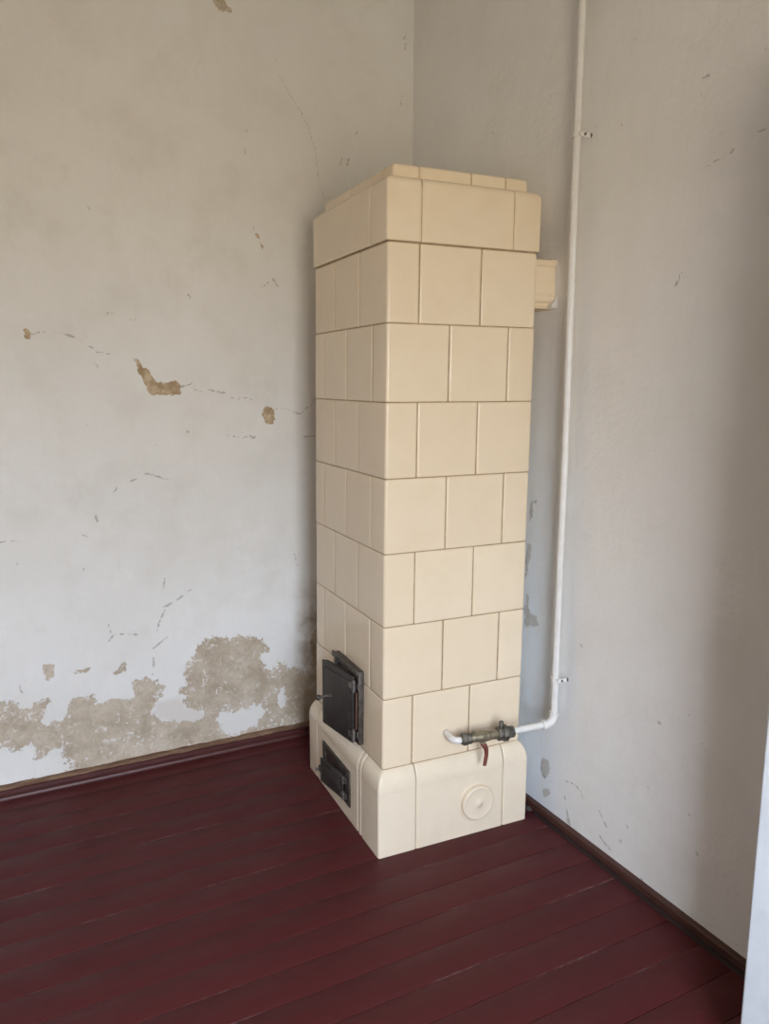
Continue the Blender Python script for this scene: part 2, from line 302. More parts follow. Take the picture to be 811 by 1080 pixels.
def poly_sdf(P, poly, clip):
    """signed distance to a polygon, positive inside, clipped to +-clip"""
    poly = np.array(poly, float); out = np.full(len(P), -clip)
    lo, hi = poly.min(0) - clip, poly.max(0) + clip
    idx = np.where(((P >= lo) & (P <= hi)).all(1))[0]
    if not len(idx): return out
    Q = P[idx]; dist = np.full(len(Q), 9.0); ins = np.zeros(len(Q), bool)
    for i in range(len(poly)):
        a, b = poly[i], poly[(i + 1) % len(poly)]
        ab = b - a; L = max(ab @ ab, 1e-12)
        tt = np.clip(((Q - a) @ ab) / L, 0, 1)
        dist = np.minimum(dist, np.hypot(*(Q - a - tt[:, None] * ab).T))
        c = (a[1] > Q[:, 1]) != (b[1] > Q[:, 1])
        with np.errstate(divide='ignore', invalid='ignore'):
            xx = (b[0] - a[0]) * (Q[:, 1] - a[1]) / (b[1] - a[1]) + a[0]
        ins ^= c & (Q[:, 0] < xx)
    out[idx] = np.clip(np.where(ins, dist, -dist), -clip, clip)
    return out

def line_dist(P, lines, clip=0.03):
    out = np.full(len(P), clip)
    for ln in lines:
        ln = np.array(ln, float)
        lo, hi = ln.min(0) - clip, ln.max(0) + clip
        idx = np.where(((P >= lo) & (P <= hi)).all(1))[0]
        if not len(idx): continue
        Q = P[idx]; d = out[idx]
        for a, b in zip(ln[:-1], ln[1:]):
            ab = b - a; L = max(ab @ ab, 1e-12)
            tt = np.clip(((Q - a) @ ab) / L, 0, 1)
            d = np.minimum(d, np.hypot(*(Q - a - tt[:, None] * ab).T))
        out[idx] = d
    return out

def wall_mesh(name, u0, u1, du, place, attrs, mat, extra, flip, thick):
    """a plastered wall: fine grid where its marks are, plain quads for the rest, and its own thickness behind"""
    nu = int((u1 - u0) / du) + 1; nz = int(ZC / du) + 1
    us = np.linspace(u0, u1, nu); zs = np.linspace(0, ZC, nz)
    U, Z = np.meshgrid(us, zs); P = np.stack([U.ravel(), Z.ravel()], 1)
    V = place(P); a = attrs(P)
    i, j = np.meshgrid(np.arange(nz - 1), np.arange(nu - 1), indexing='ij')
    q = (i * nu + j).ravel()
    Fq = np.stack([q, q + 1, q + nu + 1, q + nu], 1)
    if flip: Fq = Fq[:, ::-1]
    nv = len(V); ev = []; ef = []
    for quad in extra:
        b = nv + len(ev); ev += quad; ef.append([b, b + 1, b + 2, b + 3])
    if ev:
        V = np.concatenate([V, np.array(ev, float)]); Fq = np.concatenate([Fq, np.array(ef)])
    me = bpy.data.meshes.new(name)
    me.vertices.add(len(V)); me.vertices.foreach_set('co', V.astype(np.float32).ravel())
    me.loops.add(len(Fq) * 4); me.loops.foreach_set('vertex_index', Fq.astype(np.int32).ravel())
    me.polygons.add(len(Fq)); me.polygons.foreach_set('loop_start', np.arange(0, len(Fq) * 4, 4, dtype=np.int32))
    me.update(calc_edges=True); me.validate()
    me.polygons.foreach_set('use_smooth', [True] * len(me.polygons))
    for k, v in a.items():
        at = me.attributes.new(k, 'FLOAT', 'POINT'); full = np.zeros(len(V), np.float32) + (-1 if k in ('peel', 'patch') else 1 if k in ('crack', 'hair') else 0)
        full[:nv] = v; at.data.foreach_set('value', full)
    me.materials.append(mat)
    o = bpy.data.objects.new(name, me); C.objects.link(o)
    return setp(o, kind='structure')

def back_attrs(P):
    band = np.maximum.reduce([poly_sdf(P, b, 0.06) for b in MARKS['band']])
    for h in MARKS['holes']: band = np.minimum(band, -poly_sdf(P, h, 0.06))
    patch = np.maximum.reduce([poly_sdf(P, b, 0.03) for b in MARKS['patch']])
    thin = np.clip(np.maximum.reduce([poly_sdf(P, b, 0.03) for b in MARKS['thin']]) / 0.02 + 0.3, 0, 1)
    x, z = P.T
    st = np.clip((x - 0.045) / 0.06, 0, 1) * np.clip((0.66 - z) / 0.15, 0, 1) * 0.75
    return dict(peel=band, patch=patch, thin=thin, crack=line_dist(P, MARKS['cracks']), hair=line_dist(P, MARKS['hair']), stain=st, warm=((z > 0.95) & (z < 2.0)) * 1.0)

def right_attrs(P):
    y, z = P.T
    patch = np.maximum.reduce([poly_sdf(P, b, 0.03) for b in MARKS['rpatch']])
    sky_tint = np.clip((y + 0.22) / 0.25, 0, 1) * np.clip((1.55 - z) / 0.9, 0, 1)  # mask of the painted sky-light tint, strongest low by the corner
    st = np.clip((y + 0.13) / 0.12, 0, 1) * np.exp(-((z - 0.38) / 0.07) ** 2) * 0.12
    st = np.maximum(st, np.clip((y + 0.06) / 0.1, 0, 1) * np.exp(-((z - 1.84) / 0.06) ** 2) * 0.3)
    return dict(peel=np.full(len(P), -1.0), patch=patch, thin=np.zeros(len(P)), crack=line_dist(P, MARKS['rcracks']), hair=np.full(len(P), 1.0), stain=st, sky_tint=sky_tint)

T_ = 0.14
bx0 = -1.35
wall_mesh('wall_back', bx0, XW, 0.006, lambda P: np.stack([P[:, 0], np.full(len(P), YW), P[:, 1]], 1), back_attrs, M_back,
          [[(XL, YW, 0), (bx0, YW, 0), (bx0, YW, ZC), (XL, YW, ZC)],
           [(XL - T_, YW + T_, 0), (XW + T_, YW + T_, 0), (XW + T_, YW + T_, ZC), (XL - T_, YW + T_, ZC)]], False, T_)
DY0, DY1, DH = -1.48, -2.40, 2.03          # doorway in the right wall, behind the open leaf
ry0 = DY0
wall_mesh('wall_right', ry0, YW, 0.007, lambda P: np.stack([np.full(len(P), XW), P[:, 0], P[:, 1]], 1), right_attrs, M_right,
          [[(XW, YF, 0), (XW, DY1, 0), (XW, DY1, ZC), (XW, YF, ZC)],
           [(XW, DY1, DH), (XW, DY0, DH), (XW, DY0, ZC), (XW, DY1, ZC)],
           [(XW, DY0, 0), (XW + T_, DY0, 0), (XW + T_, DY0, DH), (XW, DY0, DH)],
           [(XW, DY1, 0), (XW + T_, DY1, 0), (XW + T_, DY1, DH), (XW, DY1, DH)],
           [(XW, DY1, DH), (XW, DY0, DH), (XW + T_, DY0, DH), (XW + T_, DY1, DH)],
           [(XW + T_, YF, 0), (XW + T_, DY1, 0), (XW + T_, DY1, ZC), (XW + T_, YF, ZC)],
           [(XW + T_, DY0, 0), (XW + T_, YW, 0), (XW + T_, YW, ZC), (XW + T_, DY0, ZC)],
           [(XW + T_, DY1, DH), (XW + T_, DY0, DH), (XW + T_, DY0, ZC), (XW + T_, DY1, ZC)]], False, T_)
# left wall, ceiling, front wall with its openings, the passage behind the doorway
bm = bmesh.new(); box(bm, XL - T_, XL, YF - T_, YW + T_, 0, ZC); setp(link('wall_left', bm, M_plain, smooth=False), kind='structure')
bm = bmesh.new(); box(bm, XL - T_, XW + T_, YF - T_, YW + T_, ZC, ZC + 0.1); setp(link('ceiling', bm, M_plain, smooth=False), kind='structure')
WINS = [(-1.14, -0.20, 0.50, 2.08), (-2.95, -2.54, 0.50, 2.08)]      # behind the camera; the second one is added to lift the right wall
TF = 0.30
bm = bmesh.new()
xs = [XL] + [v for w_ in sorted(WINS) for v in w_[:2]] + [XW + T_]
for k in range(0, len(xs), 2): box(bm, xs[k], xs[k + 1], YF - TF, YF, 0, ZC)
for w0, w1, h0, h1 in WINS:
    box(bm, w0, w1, YF - TF, YF, 0, h0); box(bm, w0, w1, YF - TF, YF, h1, ZC)
setp(link('wall_front', bm, M_plain, smooth=False), kind='structure')
for i, (w0, w1, h0, h1) in enumerate(WINS):
    bm = bmesh.new()
    for a in ((w0, w0 + 0.05, h0, h1), (w1 - 0.05, w1, h0, h1), (w0 + 0.05, w1 - 0.05, h0, h0 + 0.05), (w0 + 0.05, w1 - 0.05, h1 - 0.05, h1)):
        box(bm, a[0], a[1], YF - 0.22, YF - 0.16, a[2], a[3], 0.004)
    setp(link('unseen_window_%d' % (i + 1), bm, M_white, smooth=False), kind='structure')  # the second frame belongs to the added light opening
bm = bmesh.new()
hx = XW + T_
box(bm, hx + 1.0, hx + 1.05, -2.6, -0.9, 0, ZC); box(bm, hx, hx + 1.0, -2.65, -2.6, 0, ZC); box(bm, hx, hx + 1.0, -0.9, -0.85, 0, ZC); box(bm, hx, hx + 1.05, -2.65, -0.85, ZC, ZC + 0.05)
setp(link('wall_passage', bm, M_plain, smooth=False), kind='structure')

# ------------------------------------------------------------------ floor: separate boards
bm = bmesh.new()
pitch = 0.1005; y = 0.690 + pitch * 2
rnd = random.Random(3)
while y > YF:
    y1 = y - pitch
    g = 0.0003 + rnd.random() * 0.0006
    dz = (rnd.random() - 0.5) * 0.0008
    b = bmesh.new(); bmesh.ops.create_cube(b, size=1)
    ya, yb = y1 + g, min(y - g, YW - 0.001)
    for v in b.verts:
        v.co = Vector(((XL + hx + 1.05) / 2 + v.co.x * (hx + 1.05 - XL), (ya + yb) / 2 + v.co.y * (yb - ya), -0.012 + v.co.z * 0.024 + dz + (v.co.y * (rnd.random() - 0.5) * 0.001)))
    es = [e for e in b.edges if all(v.co.z > -0.01 for v in e.verts) and abs(e.verts[0].co.y - e.verts[1].co.y) < 1e-6]
    bmesh.ops.bevel(b, geom=es, offset=0.0015, segments=2, affect='EDGES', profile=0.5)
    merge(bm, b); y = y1
box(bm, XL, hx + 1.05, YF, YW, -0.06, -0.027)
setp(link('floor', bm, M_floor, smooth=True, angle=30), kind='structure')

# ------------------------------------------------------------------ baseboards
bm = bmesh.new()
prism(bm, [(YW, 0), (YW - 0.036, 0), (YW - 0.036, 0.006), (YW - 0.033, 0.012), (YW - 0.027, 0.016), (YW - 0.022, 0.017), (YW - 0.021, 0.028), (YW - 0.018, 0.031), (YW, 0.031)], 'x', XL, XW - 0.02)
bb = setp(link('baseboard_back', bm, M_board, smooth=True, angle=25), kind='structure')
bm = bmesh.new()
rs = random.Random(5)
x = XL
rows = []
while x < XW - 0.02:
    rows.append((x, 0.046 + (rs.random() - 0.5) * 0.005, 0.013 + (rs.random() - 0.5) * 0.005)); x += 0.03
prev = None
for x, h, o_ in rows:
    r = [bm.verts.new(v) for v in ((x, YW, 0.031), (x, YW - o_, 0.031), (x, YW - o_ * 0.9, h - 0.004), (x, YW, h))]
    if prev:
        for k in range(3): bm.faces.new((prev[k], prev[k + 1], r[k + 1], r[k]))
    else: bm.faces.new(r)
    prev = r
bm.faces.new(prev[::-1])
link('bare_wood_ledge', bm, M_raw, bb, smooth=True, angle=40)
bm = bmesh.new()
prism(bm, [(XW, 0), (XW - 0.019, 0), (XW - 0.019, 0.024), (XW - 0.016, 0.027), (XW, 0.027)], 'y', YW - 0.036, DY0 + 0.0)
setp(link('baseboard_right', bm, M_brown, smooth=False), kind='structure')

strip_board = bpy.data.objects['baseboard_right']
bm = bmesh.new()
prism(bm, [(XW - 0.019, 0), (XW - 0.034, 0), (XW - 0.033, 0.003), (XW - 0.028, 0.006), (XW - 0.019, 0.007)], 'y', -0.03, DY0)  # solid dark strip in place of the shade and reflection under the board
sh_ = link('shade_strip', bm, M_shade_strip, strip_board, smooth=True, angle=30); sh_['label'] = 'very dark strip standing for shade along the foot of the board'

# ------------------------------------------------------------------ open white door leaf, seen by its edge on the right of the picture
# hinged on the doorway beyond the frame and swung well back towards the right wall
LEAF, dth = 0.53, 0.042
ldir = Vector((-0.49, 0.8717, 0)); lp = Vector((0.318, -1.0155, 0))
ML = Matrix.Translation(lp) @ Matrix.Rotation(math.atan2(-ldir.y, -ldir.x), 4, 'Z')    # local x runs from free edge to hinge, +y... room side is -y
bm = bmesh.new()
box(bm, 0, LEAF, 0, dth, 0.012, 2.02, 0.004, 3, ML)
door = setp(link('door_1', bm, M_white, smooth=True, angle=35), kind='structure')
bm = bmesh.new()
for (z0, z1) in ((0.18, 0.85), (1.05, 1.86)):
    for ya, yb in ((-0.010, 0.0), (dth, dth + 0.010)):
        for a in ((0.09, LEAF - 0.09, z0, z0 + 0.03), (0.09, LEAF - 0.09, z1 - 0.03, z1), (0.09, 0.12, z0 + 0.03, z1 - 0.03), (LEAF - 0.12, LEAF - 0.09, z0 + 0.03, z1 - 0.03)):
            box(bm, a[0], a[1], ya, yb, a[2], a[3], 0.003, 1, ML)
link('panel_moulding', bm, M_white, door, smooth=False)

# ------------------------------------------------------------------ THE STOVE
stove = setp(empty('tile_stove', (0, 0, 0), TH), 'tall cream glazed tile stove standing in the corner on the dark red boards', 'stove')

R0 = 0.009
def outline_pt(tok, off, x0=0.0, x1=W, y0=0.0, y1=D, r0=R0):
    """point on the offset rounded rectangle; tokens: ('L', y) ('F', x) ('R', y) ('B', x) straight runs, ('C', corner, angle) arcs"""
    X0, X1, Y0, Y1 = x0 - off, x1 + off, y0 - off, y1 + off
    r = r0
    if tok[0] == 'C':
        c = {'FL': (X0 + r, Y0 + r), 'FR': (X1 - r, Y0 + r), 'BR': (X1 - r, Y1 - r), 'BL': (X0 + r, Y1 - r)}[tok[1]]
        return c[0] + r * math.cos(tok[2]), c[1] + r * math.sin(tok[2])
    cl = lambda v, a, b: min(max(v, a), b)
    if tok[0] == 'L': return X0, cl(tok[1], Y0 + r, Y1 - r)
    if tok[0] == 'R': return X1, cl(tok[1], Y0 + r, Y1 - r)
    if tok[0] == 'F': return cl(tok[1], X0 + r, X1 - r), Y0
    return cl(tok[1], X0 + r, X1 - r), Y1

CORNERS = {'FL': (PI, 1.5 * PI), 'FR': (1.5 * PI, 2 * PI), 'BR': (0, 0.5 * PI), 'BL': (0.5 * PI, PI)}
SEQ = ['L', 'F', 'R', 'B']; NEXTC = {'L': 'FL', 'F': 'FR', 'R': 'BR', 'B': 'BL'}
DIR = {'L': -1, 'F': 1, 'R': 1, 'B': -1}

def course_tiles(bm, joints, zprof, g=0.0011, rect=None, jitter=0.0, rg=None, do_lean=True):
    """one course: joints = {side: [coords]}; zprof = [(z, off)] upward; every tile its own bevelled shell"""
    kw = rect or {}
    js = []
    for s in SEQ:
        js += [(s, c) for c in sorted(joints.get(s, []), key=lambda c: c * DIR[s])]
    n = len(js)
    for i in range(n):
        (sa, ca), (sb, cb) = js[i], js[(i + 1) % n]
        toks = []; bev = [(0.0, -0.0042), (0.0013, -0.0021), (0.0034, -0.0008), (0.0062, -0.0001), (0.0095, 0.0)]
        da, db = DIR[sa], DIR[sb]
        for d_, o_ in bev: toks.append(((sa, ca + da * (g + d_)), o_))
        s = sa; first = True
        while not (s == sb and (not first or (cb - ca) * da > 0)):
            cn = NEXTC[s]; a0, a1 = CORNERS[cn]
            for k in range(7): toks.append((('C', cn, a0 + (a1 - a0) * k / 6), 0.0))
            s = SEQ[(SEQ.index(s) + 1) % 4]; first = False
        for d_, o_ in bev[::-1]: toks.append(((sb, cb - db * (g + d_)), o_))
        jo = (rg.random() - 0.5) * jitter if rg else 0.0
        grid = []
        for z, off, in zprof:
            row = []
            for tk, o_ in toks:
                x, y = outline_pt(tk, off + o_ + jo, **kw)
                row.append(bm.verts.new(lean(x, y, z) if do_lean else (x, y, z)))
            grid.append(row)
        for a in range(len(grid) - 1):
            for b in range(len(toks) - 1):
                bm.faces.new((grid[a][b], grid[a][b + 1], grid[a + 1][b + 1], grid[a + 1][b]))

def ring_solid(bm, prof, mat, rect=None):
    """closed solid of stacked rounded rectangles [(z, off)]"""
    kw = rect or {}
    rings = []
    for z, off in prof:
        row = []
        for cn in ('FL', 'FR', 'BR', 'BL'):
            a0, a1 = CORNERS[cn]
            for k in range(5):
                x, y = outline_pt(('C', cn, a0 + (a1 - a0) * k / 4), off, **kw)
                row.append(bm.verts.new(lean(x, y, z)))
        rings.append(row)
    n = len(rings[0])
    for a in range(len(rings) - 1):
        for k in range(n):
            bm.faces.new((rings[a][k], rings[a][(k + 1) % n], rings[a + 1][(k + 1) % n], rings[a + 1][k])).material_index = mat
    bm.faces.new(rings[0][::-1]).material_index = mat; bm.faces.new(rings[-1]).material_index = mat

def zbev(z0, z1, g=0.0011):
    return [(z0 + g, -0.0042), (z0 + g + 0.0009, -0.0012), (z0 + g + 0.0026, -0.0003), (z0 + g + 0.006, 0)] + \
           [(z0 + (z1 - z0) * k / 4, 0) for k in (1, 2, 3)] + \
           [(z1 - g - 0.006, 0), (z1 - g - 0.0026, -0.0003), (z1 - g - 0.0009, -0.0012), (z1 - g, -0.0042)]

# base
E0 = 0.022
rg = random.Random(11)
bm = bmesh.new()
zb = ZS[0]
RB = 0.048
bprof = [(0.0, E0), (0.05, E0), (0.12, E0), (0.196, E0), (0.2005, E0 - 0.0003), (0.2035, E0 - 0.0003), (0.208, E0 + 0.0004)]
for k in range(1, 10):
    a = k / 9 * PI / 2
    bprof.append((0.208 + (zb - 0.208 + 0.0005) * math.sin(a), E0 + 0.0004 - 0.034 * (1 - math.cos(a))))
course_tiles(bm, {'F': [0.106, 0.421], 'L': [0.522, 0.138, 0.111], 'R': [0.1, 0.45], 'B': [0.1, 0.4]}, bprof, rg=rg, jitter=0.0008)
ring_solid(bm, [(0.0, E0 - 0.003), (0.205, E0 - 0.0045), (0.24, E0 - 0.012), (0.262, -0.008), (zb - 0.004, -0.025)], 1)
base = link('tiled_base', bm, [M_tile2, M_grout2], stove, smooth=True, angle=40)
# shaft
bm = bmesh.new()
for k in range(7):
    if k % 2 == 0: J = {'F': [0.1, 0.3], 'L': [0.4, 0.2], 'R': [0.1, 0.3, 0.5], 'B': [0.4, 0.2]}
    else: J = {'F': [0.2, 0.4], 'L': [0.5, 0.3, 0.1], 'R': [0.2, 0.4], 'B': [0.3, 0.1]}
    course_tiles(bm, J, zbev(ZS[k], ZS[k + 1]), rg=rg, jitter=0.0012)
ring_solid(bm, [(ZS[0] - 0.01, -0.003), (1.0, -0.003), (ZS[7] + 0.02, -0.003)], 1)
link('tiled_shaft', bm, [M_tile, M_grout], stove, smooth=True, angle=40)
# crown course, a little proud of the shaft with a rounded top edge
T = ZS[7]; EC = 0.0055
cprof = [(T + 0.0025, EC - 0.005), (T + 0.0032, EC - 0.0012), (T + 0.005, EC - 0.0003), (T + 0.009, EC), (T + 0.05, EC), (T + 0.10, EC), (T + HC - 0.026, EC)]
for k in range(1, 9):
    a = k / 8 * PI / 2
    cprof.append((T + HC - 0.026 + 0.020 * math.sin(a), EC - 0.020 * (1 - math.cos(a))))
cprof.append((T + HC - 0.004, EC - 0.04))
bm = bmesh.new()
course_tiles(bm, {'F': [0.102, 0.404], 'L': [0.112], 'R': [0.2, 0.4], 'B': [0.1, 0.4]}, cprof, rg=rg, jitter=0.0008)
ring_solid(bm, [(T + 0.004, EC - 0.004), (T + HC - 0.03, EC - 0.004), (T + HC - 0.008, EC - 0.02)], 1)
link('tiled_cornice', bm, [M_tile, M_grout2], stove, smooth=True, angle=40)
# top cap
bm = bmesh.new()
ins = -0.026
z0, z1 = T + HC - 0.006, T + 0.211
kp = [(z0, ins), (z0 + 0.012, ins), (z1 - 0.010, ins)]
for k in range(1, 6):
    a = k / 5 * PI / 2
    kp.append((z1 - 0.010 + 0.010 * math.sin(a), ins - 0.010 * (1 - math.cos(a))))
kp.append((z1 + 0.0005, ins - 0.06))
course_tiles(bm, {'F': [0.108, 0.275, 0.390], 'L': [0.34, 0.11], 'R': [0.2, 0.4], 'B': [0.1, 0.4]}, kp, rg=rg)
ring_solid(bm, [(z0, ins - 0.003), (z1 - 0.011, ins - 0.003), (z1 - 0.003, ins - 0.012)], 1)
link('tiled_cap', bm, [M_tile, M_grout2], stove, smooth=True, angle=40)

# ---- things on the left face: local frame u = distance out of the face (towards -x), v = y, z
def LF(u, v, z):
    x, y, z = lean(0, v, z); return Vector((x - u, y, z))
def left_box(bm, u0, u1, v0, v1, z0, z1, bev=0.002, seg=2, M=None):
    s = lean(0, 0, (z0 + z1) / 2)
    box(bm, -u1 + s[0], -u0 + s[0], v0 + s[1], v1 + s[1], z0, z1, bev, seg, M)

def hinge_matrix(u, v, ang):
    """swing about the vertical line at (u, v) on the left face; positive swings the far edge out of the face"""
    p = Vector((-u, v, 0))
    return Matrix.Translation(p) @ Matrix.Rotation(ang, 4, 'Z') @ Matrix.Translation(-p)

# firebox
fz0, fz1, fv0, fv1 = 0.290, 0.534, 0.145, 0.362
fd = empty('firebox_door'); fd.parent = stove
bm = bmesh.new()
for (a0, a1, b0, b1) in ((fv0, fv0 + 0.026, fz0, fz1), (fv1 - 0.022, fv1, fz0, fz1), (fv0 + 0.026, fv1 - 0.022, fz0, fz0 + 0.018), (fv0 + 0.026, fv1 - 0.022, fz1 - 0.026, fz1)):
    left_box(bm, -0.004, 0.017, a0, a1, b0, b1, 0.003)
left_box(bm, 0.0, 0.006, fv0 + 0.02, fv1 - 0.02, fz0 + 0.012, fz1 - 0.02, 0.001)
left_box(bm, 0.016, 0.026, fv0 - 0.002, fv1 + 0.002, fz1 - 0.014, fz1 + 0.004, 0.004, 3)      # hooded lip over the leaf
for vv in (fv0 + 0.05, fv1 - 0.05):
    lathe(bm, [(0.006, 0), (0.006, 0.002), (0.004, 0.004), (0, 0.005)], Matrix.Translation(LF(0.026, vv, fz1 - 0.006)) @ Matrix.Rotation(-PI / 2, 4, 'Y'), 12)
link('door_frame', bm, M_iron2, fd, smooth=True, angle=40)
HV, HU = fv0 + 0.015, 0.024
MH = hinge_matrix(HU, HV, math.radians(10.0))
bm = bmesh.new()
lz0, lz1 = fz0 + 0.004, fz1 - 0.018
left_box(bm, 0.022, 0.031, HV + 0.003, HV + 0.192, lz0, lz1, 0.002, 2, MH)
left_box(bm, 0.031, 0.034, HV + 0.020, HV + 0.176, lz0 + 0.018, lz1 - 0.018, 0.003, 2, MH)   # pressed panel
left_box(bm, 0.010, 0.022, HV + 0.186, HV + 0.192, lz0 + 0.004, lz1 - 0.004, 0.001, 1, MH)   # turned-back rim
left_box(bm, 0.010, 0.022, HV + 0.012, HV + 0.186, lz1 - 0.010, lz1 - 0.004, 0.001, 1, MH)
leaf = link('door_leaf', bm, M_iron, fd, smooth=True, angle=40)
bm = bmesh.new()
p0 = MH @ Vector(LF(0.033, HV + 0.134, 0.408)); p1 = MH @ Vector(LF(0.046, HV + 0.142, 0.409)); p2 = MH @ Vector(LF(0.070, HV + 0.150, 0.406))
lathe(bm, [(0.012, 0), (0.012, 0.002), (0.008, 0.005), (0, 0.006)], MH @ Matrix.Translation(LF(0.0335, HV + 0.134, 0.408)) @ Matrix.Rotation(-PI / 2, 4, 'Y'), 20)
tube(bm, [p0, p1, p1.lerp(p2, 0.5), p2], [0.0055, 0.005, 0.005, 0.0055], 14)
b = bmesh.new(); bmesh.ops.create_uvsphere(b, u_segments=18, v_segments=12, radius=0.0098); bmesh.ops.translate(b, vec=p2, verts=b.verts); merge(bm, b)
link('handle', bm, M_iron2, leaf, smooth=True, angle=60)
for zc in (lz0 + 0.030, lz1 - 0.030):
    bm = bmesh.new()
    tube(bm, [LF(HU + 0.006, HV - 0.004, zc - 0.017), LF(HU + 0.006, HV - 0.004, zc + 0.017)], 0.0068, 16)
    tube(bm, [LF(HU + 0.006, HV - 0.004, zc - 0.021), LF(HU + 0.006, HV - 0.004, zc + 0.021)], 0.004, 12)
    left_box(bm, 0.031, 0.0345, HV - 0.002, HV + 0.022, zc - 0.010, zc + 0.010, 0.001, 1, MH)
    left_box(bm, 0.0165, 0.021, HV - 0.014, HV - 0.002, zc - 0.011, zc + 0.011, 0.001, 1)
    h = link('hinge', bm, M_steel, fd, smooth=True, angle=40); h['label'] = 'worn grey steel hinge'
bm = bmesh.new()
tube(bm, [LF(HU - 0.002, HV - 0.008, lz0 + 0.05), LF(HU - 0.002, HV - 0.008, lz1 - 0.05)], 0.0035, 10)
r = link('hinge_rod', bm, M_rust, fd, smooth=True, angle=40); r['label'] = 'rusty brown rod between the hinges'

# ash door low in the base
az0, az1, av0, av1 = 0.050, 0.176, 0.200, 0.452
ad = empty('ash_door'); ad.parent = stove
bm = bmesh.new()
u0 = E0
for (a0, a1, b0, b1) in ((av0, av0 + 0.040, az0, az1), (av1 - 0.024, av1, az0, az1), (av0 + 0.040, av1 - 0.024, az0, az0 + 0.014), (av0 + 0.040, av1 - 0.024, az1 - 0.030, az1)):
    left_box(bm, u0 - 0.006, u0 + 0.005, a0, a1, b0, b1, 0.002)
left_box(bm, u0 - 0.003, u0 + 0.001, av0 + 0.03, av1 - 0.02, az0 + 0.01, az1 - 0.02, 0.0005, 1)
for vv in (av0 + 0.012, av1 - 0.01):
    for zz in (az0 + 0.012, az1 - 0.012):
        lathe(bm, [(0.005, 0), (0.005, 0.001), (0.003, 0.003), (0, 0.0035)], Matrix.Translation(LF(u0 + 0.0048, vv, zz)) @ Matrix.Rotation(-PI / 2, 4, 'Y'), 12)
link('door_frame', bm, M_iron2, ad, smooth=True, angle=40)
AV, AU = av0 + 0.044, u0 + 0.008
MA = hinge_matrix(AU, AV, math.radians(10.0))
bm = bmesh.new()
left_box(bm, u0 + 0.006, u0 + 0.011, AV + 0.003, AV + 0.148, az0 + 0.010, az1 - 0.028, 0.0015, 2, MA)
left_box(bm, u0 + 0.011, u0 + 0.013, AV + 0.016, AV + 0.136, az0 + 0.022, az1 - 0.040, 0.002, 2, MA)
left_box(bm, u0 + 0.011, u0 + 0.015, AV + 0.050, AV + 0.134, az1 - 0.036, az1 - 0.031, 0.0015, 1, MA)
aleaf = link('door_leaf', bm, M_iron, ad, smooth=True, angle=40)
bm = bmesh.new()
left_box(bm, u0 + 0.009, u0 + 0.015, AV + 0.138, AV + 0.155, 0.095, 0.118, 0.002, 2, MA)
tube(bm, [MA @ Vector(LF(u0 + 0.013, AV + 0.148, 0.106)), MA @ Vector(LF(u0 + 0.027, AV + 0.152, 0.106))], 0.0045, 12)
link('latch', bm, M_iron2, aleaf, smooth=True, angle=40)
for zc in (az0 + 0.026, az1 - 0.044):
    bm = bmesh.new()
    tube(bm, [LF(AU + 0.003, AV - 0.004, zc - 0.013), LF(AU + 0.003, AV - 0.004, zc + 0.013)], 0.0055, 14)
    left_box(bm, u0 + 0.011, u0 + 0.0135, AV - 0.002, AV + 0.016, zc - 0.008, zc + 0.008, 0.001, 1, MA)
    left_box(bm, u0 + 0.005, u0 + 0.009, AV - 0.022, AV - 0.002, zc - 0.009, zc + 0.009, 0.001, 1)
    h = link('hinge', bm, M_steel, ad, smooth=True, angle=40); h['label'] = 'bright worn steel hinge'

# round clean-out plug on the front of the base
pc = Vector((0.321, -E0, 0.109))
MP = Matrix.Translation(pc) @ Matrix.Rotation(PI / 2, 4, 'X')
bm = bmesh.new()
lathe(bm, [(0.0645, -0.004), (0.0645, 0.0015), (0.063, 0.0028), (0.060, 0.003), (0.058, 0.0015), (0.058, -0.004)], MP, 64)
ring = link('plug_collar', bm, M_tile2, stove, smooth=True, angle=50)
bm = bmesh.new()
prof = [(0.0565, -0.004), (0.0565, 0.012), (0.0555, 0.0145), (0.053, 0.016), (0.050, 0.0162), (0.047, 0.0150), (0.040, 0.0140), (0.020, 0.0150), (0.012, 0.0165), (0.008, 0.0195), (0.005, 0.0208), (0, 0.0212)]
lathe(bm, prof, MP, 64)
pl = link('cleanout_plug', bm, M_tile2, stove, smooth=True, angle=50); pl['label'] = 'round cream glazed clean-out plug'

# flue stub running into the right wall
bm = bmesh.new()
fy = 0.004
ft, fb = 1.794, 1.650
sec = [(fy + 0.16, ft), (fy + 0.008, ft), (fy + 0.002, ft - 0.003), (fy - 0.001, ft - 0.012), (fy + 0.001, ft - 0.019), (fy + 0.005, ft - 0.022), (fy + 0.006, ft - 0.03), (fy + 0.006, fb + 0.048), (fy + 0.004, fb + 0.043), (fy + 0.000, fb + 0.036), (fy + 0.001, fb + 0.028), (fy + 0.008, fb + 0.020), (fy + 0.016, fb + 0.016), (fy + 0.018, fb + 0.008), (fy + 0.012, fb + 0.004), (fy + 0.011, fb), (fy + 0.16, fb)]
s = lean(0, 0, 1.72)
def flue_piece(bm, x0, x1, grow):
    cy, cz = fy + 0.08, (ft + fb) / 2
    n = len(sec)
    poly = [(u + s[1] + (-grow if u < cy else grow), v + (grow if v > cz else -grow) * (1 if abs(v - cz) > 0.06 else 0)) for u, v in sec]
    prism(bm, poly, 'x', x0, x1)
flue_piece(bm, W + s[0] - 0.004, 0.566, 0.0)
fl = link('flue_connector', bm, M_tile, stove, smooth=True, angle=35)
bm = bmesh.new(); flue_piece(bm, 0.566, 0.5925, 0.0022)
link('flue_collar', bm, M_tile, fl, smooth=True, angle=35)
bm = bmesh.new()
b = bmesh.new()
